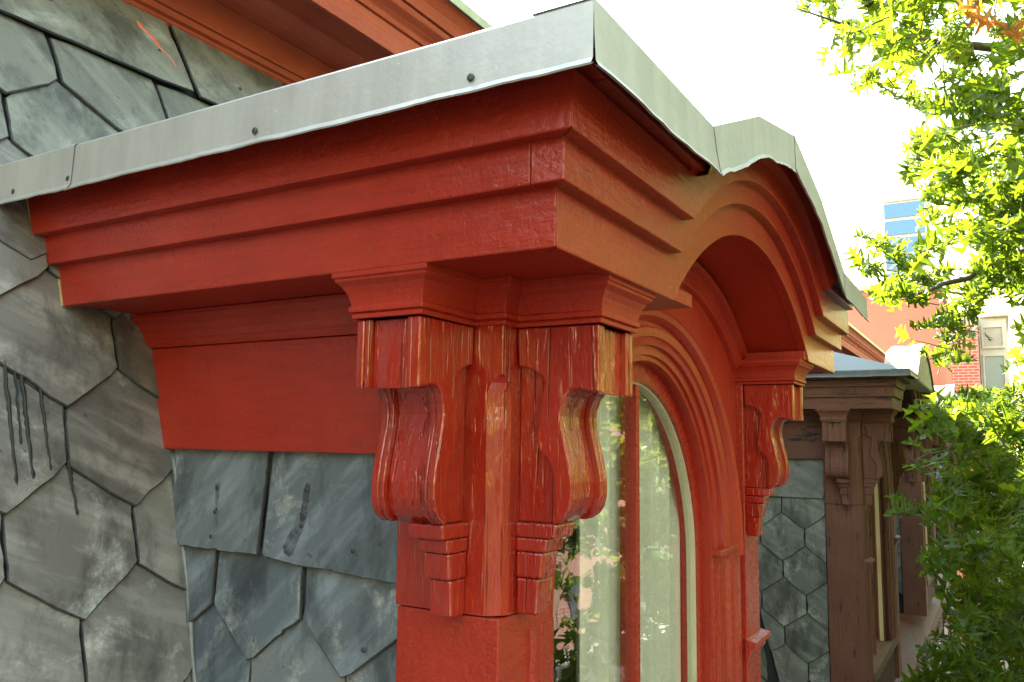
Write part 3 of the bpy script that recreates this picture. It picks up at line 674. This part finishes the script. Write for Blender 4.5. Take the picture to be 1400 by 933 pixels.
# ---------------------------------------------------------------- room and curtains behind the red dormer's window
mb = MB(); mb.add([(.26, .30, -1.55), (1.80, .30, -1.55), (1.80, 3, -1.55), (.26, 3, -1.55), (.26, .30, .28), (1.80, .30, .28), (1.80, 3, .28), (.26, 3, .28)], [(0, 1, 2, 3), (4, 7, 6, 5), (0, 3, 7, 4), (1, 5, 6, 2), (3, 2, 6, 7)])
struct(mb.build('room_wall', 'room'))
def curtain(x0, x1, y, n, amp, label, tilt=0.0):
    mb = MB(); rows = []
    for z in np.linspace(-1.35, .24, 12):
        k = (z+1.35)/1.59; row = []
        for j in range(121):
            t_ = j/120; x = x0+(x1-x0)*t_+tilt*(1-k)*(t_-.0)
            row.append((x, y+amp*math.sin(t_*n*2*math.pi+.4*math.sin(k*2))*(.75+.25*k)+.3*amp*math.sin(t_*n*4.7), z))
        rows.append(row)
    o = mb.grid(rows).build('curtain', 'curtain', smooth=True); sm = o.modifiers.new('solid', 'SOLIDIFY'); sm.thickness = .002
    return tag(o, label, 'curtain', 'curtains behind the arched window')
curtain(.76, 1.03, .318, 4.0, .020, 'pale gathered curtain hanging behind the window pane beside the near scroll bracket')
curtain(1.10, 1.52, .318, 6, .018, 'pale pleated curtain hanging behind the window pane beside the far bracket')
# ---------------------------------------------------------------- oak tree
HALF = [(.0, .0), (.012, .01), (.012, .13), (.06, .17), (.25, .175), (.28, .205), (.12, .27), (.07, .30), (.10, .34), (.36, .40), (.44, .45), (.30, .47), (.10, .50), (.07, .54), (.12, .60), (.30, .70), (.31, .745), (.12, .75), (.05, .78), (.09, .86), (.0, 1.0)]
def leaf_arrays(fold=.38, droop=.30, tw=0.0):
    V = []; Q = []
    m = len(HALF)
    for (x, y) in HALF: V.append((0, y, 0))
    for sg in (1, -1):
        k = len(V)
        for (x, y) in HALF: V.append((sg*x, y, 0))
        for i in range(m-1):
            a, b, c, d = i, i+1, k+i+1, k+i
            Q.append((a, d, c, b) if sg > 0 else (a, b, c, d))
    V = np.array(V, float)
    V[:, 2] = fold*np.abs(V[:, 0]) - droop*(V[:, 1]-.25)**2 + .06*np.sin(V[:, 0]*14+V[:, 1]*6+tw) + tw*.12*V[:, 0]*V[:, 1]
    return V, np.array(Q)
LVS = [leaf_arrays(.38, .30, 0)[0], leaf_arrays(.75, .55, 1.5)[0], leaf_arrays(.15, -.25, -2.2)[0], leaf_arrays(1.1, .15, 3.0)[0]]; LV, LQ = leaf_arrays()
HALF_FULL = HALF
HALF = [(0, 0), (.012, .12), (.27, .19), (.07, .30), (.42, .44), (.08, .53), (.31, .73), (.05, .78), (0, 1.0)]
LV2, LQ2 = leaf_arrays()
def leaf_frame(p, d, roll, size):
    d = d.normalized(); upv = Vector((0, 0, 1)); a = d.cross(upv)
    a = a.normalized() if a.length > 1e-3 else Vector((1, 0, 0)); n = a.cross(d)
    c, s_ = math.cos(roll), math.sin(roll); x = a*c+n*s_; z = n*c-a*s_
    return Matrix(((x.x*size, d.x*size, z.x*size, p.x), (x.y*size, d.y*size, z.y*size, p.y), (x.z*size, d.z*size, z.z*size, p.z), (0, 0, 0, 1)))
def inside(poly, x, y):
    r = False; n = len(poly)
    for i in range(n):
        (x0, y0), (x1, y1) = poly[i], poly[i-1]
        if (y0 > y) != (y1 > y) and x < (x1-x0)*(y-y0)/(y1-y0)+x0: r = not r
    return r
def blocked(p):
    """inside or touching a building"""
    if p.y > -.02 and p.z < .60 and -.2 < p.x < 13: return p.z < .60 and not (2.5 < p.x < 3.9 and p.y < .5)
    for dx in DX:
        if dx-.25 < p.x < dx+2.5 and p.y > -.22 and p.z < .9: return True
    return p.y > .9 and p.z < 1.9
leaves = []; twigs = []
def sprig(p, d, L, n, size):
    d = d.normalized(); pts = [p]; q = p.copy(); dd = d.copy()
    for i in range(4):
        dd = (dd+Vector((random.gauss(0, .18), random.gauss(0, .18), random.gauss(-.06, .15)))).normalized(); q = q+dd*(L/4); pts.append(q.copy())
    twigs.append((pts, .0035))
    for i in range(n):
        t = (.15+.85*(i+random.random()*.8)/n)*4; k = min(3, int(t)); b = pts[k].lerp(pts[k+1], min(1, t-k))
        dr = (dd*.45+Vector((random.gauss(0, .75), random.gauss(0, .75), random.gauss(-.22, .55)))).normalized()
        if blocked(b+dr*.1): continue
        leaves.append(leaf_frame(b, dr, random.gauss(0, .9), size*random.uniform(.5, 1.25)))
P1 = [(1072, -80), (1085, 10), (1105, 55), (1130, 30), (1165, 70), (1185, 115), (1240, 130), (1285, 120), (1320, 165), (1345, 195), (1500, 260), (1500, -80)]
P2 = [(1236, 205), (1262, 185), (1300, 185), (1345, 180), (1500, 190), (1500, 420), (1395, 395), (1330, 330), (1290, 300), (1262, 258), (1240, 232)]
P3 = [(1162, 345), (1200, 325), (1270, 335), (1330, 300), (1500, 310), (1500, 425), (1400, 415), (1330, 405), (1285, 425), (1250, 430), (1215, 425), (1190, 395)]
P4 = [(1275, 545), (1330, 535), (1380, 530), (1500, 520), (1500, 1040), (1245, 1040), (1240, 900), (1262, 845), (1300, 830), (1302, 790), (1262, 775), (1236, 720), (1228, 650), (1242, 600), (1262, 560)]
P5 = [(1258, 420), (1300, 400), (1320, 450), (1300, 500), (1262, 470)]
trunk_top = Vector((6.6, -3.4, -.6))
def fill(poly, x0, x1, n, size, nl, hole=None):
    us = [p[0] for p in poly]; vs = [p[1] for p in poly]; k = 0; tries = 0
    while k < n and tries < n*40:
        tries += 1
        u, v = random.uniform(min(us), max(us)), random.uniform(min(vs), max(vs))
        if not inside(poly, u, v): continue
        if hole and any((u-a)**2/(rx*rx)+(v-b)**2/(ry*ry) < 1 for a, b, rx, ry in hole): continue
        p = atx(u, v, random.uniform(x0, x1))
        if blocked(p): continue
        d = (p-trunk_top).normalized()*.7+Vector((random.gauss(0, .5), random.gauss(0, .5), random.gauss(0, .4)))
        L = random.uniform(.14, .30); sprig(p-d.normalized()*L*.6, d, L, nl, size); k += 1
HOLE4 = [(1345, 830, 12, 12), (1298, 800, 12, 30), (1385, 770, 14, 18), (1390, 900, 16, 12)]
fill(P1, 2.3, 4.2, 112, .13, 8)
fill(P2, 3.2, 5.2, 108, .13, 8)
fill(P3, 3.3, 4.6, 46, .135, 7)
fill(P5, 3.3, 4.3, 9, .11, 6)
fill(P4, 3.0, 4.6, 165, .14, 8, HOLE4)
fill(P4, 4.6, 8.0, 420, .12, 10, HOLE4)
fill(P4, 8.0, 13.0, 260, .15, 10, HOLE4)
# the rest of the crown, out over the street
n_near = len(leaves)
for _ in range(2300):
    while True:
        a = Vector((random.uniform(-1, 1), random.uniform(-1, 1), random.uniform(-1, 1)))
        if .35 < a.length < 1: break
    p = Vector((4.6+5.2*a.x, -3.9+3.3*a.y, .4+4.6*a.z))
    if blocked(p): continue
    u, v, w = project(p)
    if w > 0 and u < 1440 and -60 < v < 990: continue
    sprig(p, (p-trunk_top), random.uniform(.2, .4), 11, .14)
for _ in range(700):
    p = Vector((random.uniform(2.4, 7.5), random.uniform(-3.4, -1.0), random.uniform(.6, 4.2)))
    u, v, w = project(p)
    if blocked(p) or (w > 0 and u < 1440 and -60 < v < 990): continue
    sprig(p, (p-trunk_top), random.uniform(.2, .4), 10, .14)
tree = empty('oak_tree', (6.8, -3.5, GZ+.15))
tag(tree, 'tall oak with pointed lobed green leaves growing along the pavement in front of the dormers', 'tree')
TB = Vector((6.8, -3.5, GZ+.15))
def tpart(o): o.location = tuple(Vector(o.location)-TB); return o
tpart(MB().tube([(6.8, -3.5, GZ+.1), (6.78, -3.48, GZ+.5), (6.76, -3.5, GZ+3), (6.68, -3.45, GZ+6), (6.6, -3.4, -.6)], [.30, .22, .19, .16, .12], 14).build('trunk', 'bark', tree, smooth=True))
limbs = [[atx(1090, 12, 2.7), atx(1200, 50, 3.0), atx(1400, 70, 3.8)], [atx(1250, 215, 3.6), atx(1340, 250, 4.2), atx(1440, 300, 4.8)],
         [atx(1180, 352, 3.7), atx(1230, 400, 3.85), atx(1295, 392, 4.0), atx(1400, 345, 4.4), atx(1460, 330, 5.0)], [atx(1250, 630, 3.7), atx(1330, 600, 4.4), atx(1440, 560, 5.2)], [atx(1270, 880, 3.4), atx(1350, 860, 4.2), atx(1450, 800, 5.2)],
         [Vector((3.0, -4.8, 1.6)), Vector((4.6, -4.2, .9))], [Vector((8.6, -5, 2.2)), Vector((7.6, -4.2, .8))], [Vector((6, -3.2, 3.4)), Vector((6.4, -3.3, 1.5))], [Vector((8.8, -2, 1.8)), Vector((7.6, -2.8, .6))]]
for l in limbs:
    pts = list(l)+[trunk_top+Vector((0, 0, .1))]; fine = []
    for a, b in zip(pts, pts[1:]):
        for t in np.linspace(0, 1, 5)[:-1]: fine.append(a.lerp(b, t)+Vector((random.gauss(0, .012),)*3))
    fine.append(pts[-1]); n = len(fine)
    tpart(MB().tube(fine, [.004+.05*(i/(n-1))**1.8 for i in range(n)], 8).build('branch', 'bark', tree, smooth=True))
mb = MB()
for pts, r in twigs: mb.tube(pts, [r, r*.9, r*.7, r*.5, r*.3], 4)
tw = tpart(mb.build('twigs', 'twig', tree)); tw['kind'] = 'stuff'
lms = []
for V_ in LVS:
    lme = bpy.data.meshes.new('leaf'); lme.from_pydata([tuple(v) for v in V_], [], [tuple(int(i) for i in q) for q in LQ]); lme.materials.append(MAT['leaf_green']); lms.append(lme)
lmr = lms[1].copy(); lmr.materials.clear(); lmr.materials.append(MAT['leaf_rust'])
def vis_size(m):
    u, v, w = project(m.translation)
    return (m.to_scale().x/w) if w > .1 and -20 < u < 1420 and -20 < v < 953 else 0
outer = leaves[n_near:]; leaves = leaves[:n_near]
leaves.sort(key=vis_size, reverse=True)
TI = Matrix.Translation(-TB)
for m in leaves[:300]:
    u, v, w = project(m.translation)
    o = link('leaf', lmr if (1345 < u < 1400 and v < 45) else random.choice(lms), None, tree); o.matrix_local = TI @ m
def leaf_mass(mats, LV, LQ, name):
    A = np.array([np.array(m) for m in mats]); n, k = len(mats), len(LV)
    VV = np.einsum('nij,kj->nki', A[:, :3, :3], LV)+A[:, None, :3, 3]
    me = bpy.data.meshes.new(name); me.vertices.add(n*k); me.vertices.foreach_set('co', VV.reshape(-1))
    QQ = (LQ[None]+(np.arange(n)*k)[:, None, None]).reshape(-1, 4)
    me.loops.add(QQ.size); me.loops.foreach_set('vertex_index', QQ.reshape(-1)); me.polygons.add(len(QQ))
    me.polygons.foreach_set('loop_start', np.arange(len(QQ))*4); me.update(calc_edges=True); me.validate()
    fo = link(name, me, 'leaf_green', tree); tpart(fo); fo['kind'] = 'stuff'
for q in range(4): leaf_mass(leaves[300+q::4], LVS[q], LQ, 'foliage')
leaf_mass(outer, LV2, LQ2, 'outer_foliage')
# ---------------------------------------------------------------- buildings down the street
def bld(name, loc, label): o = empty(name, loc); return tag(o, label, 'building')
def bp(B, o): o.location = tuple(Vector(o.location)-B.location); return o
b1 = bld('stucco_building', (24, 3.5, GZ), 'salmon pink stuccoed side wall of a house beyond the brown dormer')
bp(b1, MB().box((22, .68, GZ), (27, 9, 4.05)).build('wall', 'salmon', b1)); bp(b1, MB().box((21.91, .60, 4.051), (27.1, 9.1, 4.2)).build('coping', 'stone', b1, .02))
bp(b1, MB().box((21.985, 2.45, 1.9), (22.3, 3.3, 2.55)).build('chimney', 'dark_metal', b1))
b2 = bld('brick_building', (33, 1.5, GZ), 'red brick building with a toothed parapet seen between the oak leaves')
bp(b2, MB().box((30, .0, GZ), (36, 1.9, 4.05)).build('wall', 'brick_far', b2))
bp(b2, MB().box((29.97, -.03, 4.42), (36, 1.95, 4.50)).build('parapet_cap', 'stone', b2))
for i in range(16): bp(b2, MB().box((29.99, .0+i*.118, 4.051), (30.3, .075+i*.118, 4.419)).build('parapet_brick', 'stone', b2, .01))
b3 = bld('stone_building', (38, -1, GZ), 'pale stone building with panelled bay window next to the red brick one')
bp(b3, MB().box((32, -.86, GZ), (40, -.02, 4.55)).build('wall', 'pale_stone', b3))
bp(b3, MB().box((31.85, -.95, 4.551), (40, -.03, 4.68)).build('cornice', 'stone', b3, .03)); bp(b3, MB().box((32.4, -.75, 4.681), (40, -.05, 5.05)).build('parapet', 'stone', b3, .02))
for z0, z1, nm, mt in [(3.55, 4.2, 'panel', 'stone'), (1.6, 3.2, 'window', 'window_blue'), (-.4, 1.2, 'window', 'window_blue'), (-3, -1.2, 'window', 'window_blue')]:
    w = bp(b3, MB().box((31.97, -.72, z0), (32.1, -.16, z1)).build(nm, mt, b3, .01))
    MB().box((31.93, -.78, z0-.08), (31.999, -.10, z0-.001)).box((31.93, -.78, z1+.001), (31.999, -.10, z1+.08)).box((31.93, -.78, z0-.001), (31.998, -.721, z1)).box((31.93, -.159, z0), (31.998, -.10, z1)).build('frame', 'pale_stone', w)
b4 = bld('glass_tower', (172, 12.5, GZ), 'tall blue glass office tower rising far behind the oak leaves')
core = bp(b4, MB().box((160, 9.4, GZ), (184, 15.8, 44.4)).build('tower_core', 'pale_stone', b4))
for i in range(15):
    z = 44.0-3.2*i
    bp(b4, MB().box((159.85, 9.3 if i < 3 else 11.0, z-2.6), (183, 15.95, z)).build('glass_band', 'tower_glass', b4))
    if i >= 3: bp(b4, MB().box((159.9, 9.45, z-2.2), (160.2, 10.6, z-.6)).build('balcony_window', 'window_dark', b4))
bp(b4, MB().box((159.8, 9.2, 44.4), (184.2, 16.05, 45.1)).build('roof_edge', 'pale_stone', b4))

# ---------------------------------------------------------------- houses across the street, seen in the window reflections
for i, (mt, lab) in enumerate([('stone', 'brownstone row house across the street reflected in the window'), ('brick', 'red brick row house across the street facing the dormers'), ('stone', 'tall brownstone row house across the street next to the brick one'), ('brick', 'far red brick row house across the street'), ('stone', 'brownstone row house across the street past the far brick one'), ('brick', 'low brick row house at the end of the street opposite'), ('stone', 'plain brownstone row house across the street behind the photographer')]):
    x0 = -6+7.5*(i if i < 6 else -1); hgt = [2.2, 1.2, 3.0, 1.6, 2.0, 1.4, 2.6][i]
    B = bld('row_house', (x0+3.7, -19, GZ), lab)
    bp(B, MB().box((x0, -24, GZ), (x0+7.45, -15.6, hgt)).build('wall', 'brick' if mt == 'brick' else 'brownstone', B)); bp(B, MB().box((x0, -24, hgt), (x0+7.45, -15.2, hgt+.4)).build('cornice', 'brownstone', B, .03))
    for kx in range(3):
        for kz in range(3):
            bp(B, MB().box((x0+1+2.2*kx, -15.64, GZ+1+3.2*kz), (x0+2.1+2.2*kx, -15.56, GZ+3+3.2*kz)).build('window', 'window_dark', B))
            bp(B, MB().box((x0+.9+2.2*kx, -15.62, GZ+.85+3.2*kz), (x0+2.2+2.2*kx, -15.45, GZ+.99+3.2*kz)).build('window_sill', 'brownstone', B))

# ---------------------------------------------------------------- unseen oaks added along both pavements to darken the ground bounce
for i, (dx, dy, lab) in enumerate([(-13.5, -.6, 'unseen oak added behind the photographer to shade the street'), (17.0, -1.6, 'unseen oak added past the third dormer to shade the street'), (-7, -9.6, 'unseen oak added across the road opposite the slate roof to shade the street'), (4, -9.3, 'unseen oak added across the road opposite the red dormer to shade the street'), (15, -9.6, 'far unseen oak added across the road to shade the street')]):
    T = empty('oak_tree', (6.8+dx, -3.5+dy, GZ+.15)); T.rotation_euler.z = 0.0
    tag(T, lab, 'tree', 'oaks along the street')
    for ch in tree.children:
        if ch.name.split('.')[0] in ('trunk', 'branch', 'outer_foliage'):
            c = ch.copy(); COL.objects.link(c); c.parent = T
tree['group'] = 'oaks along the street'
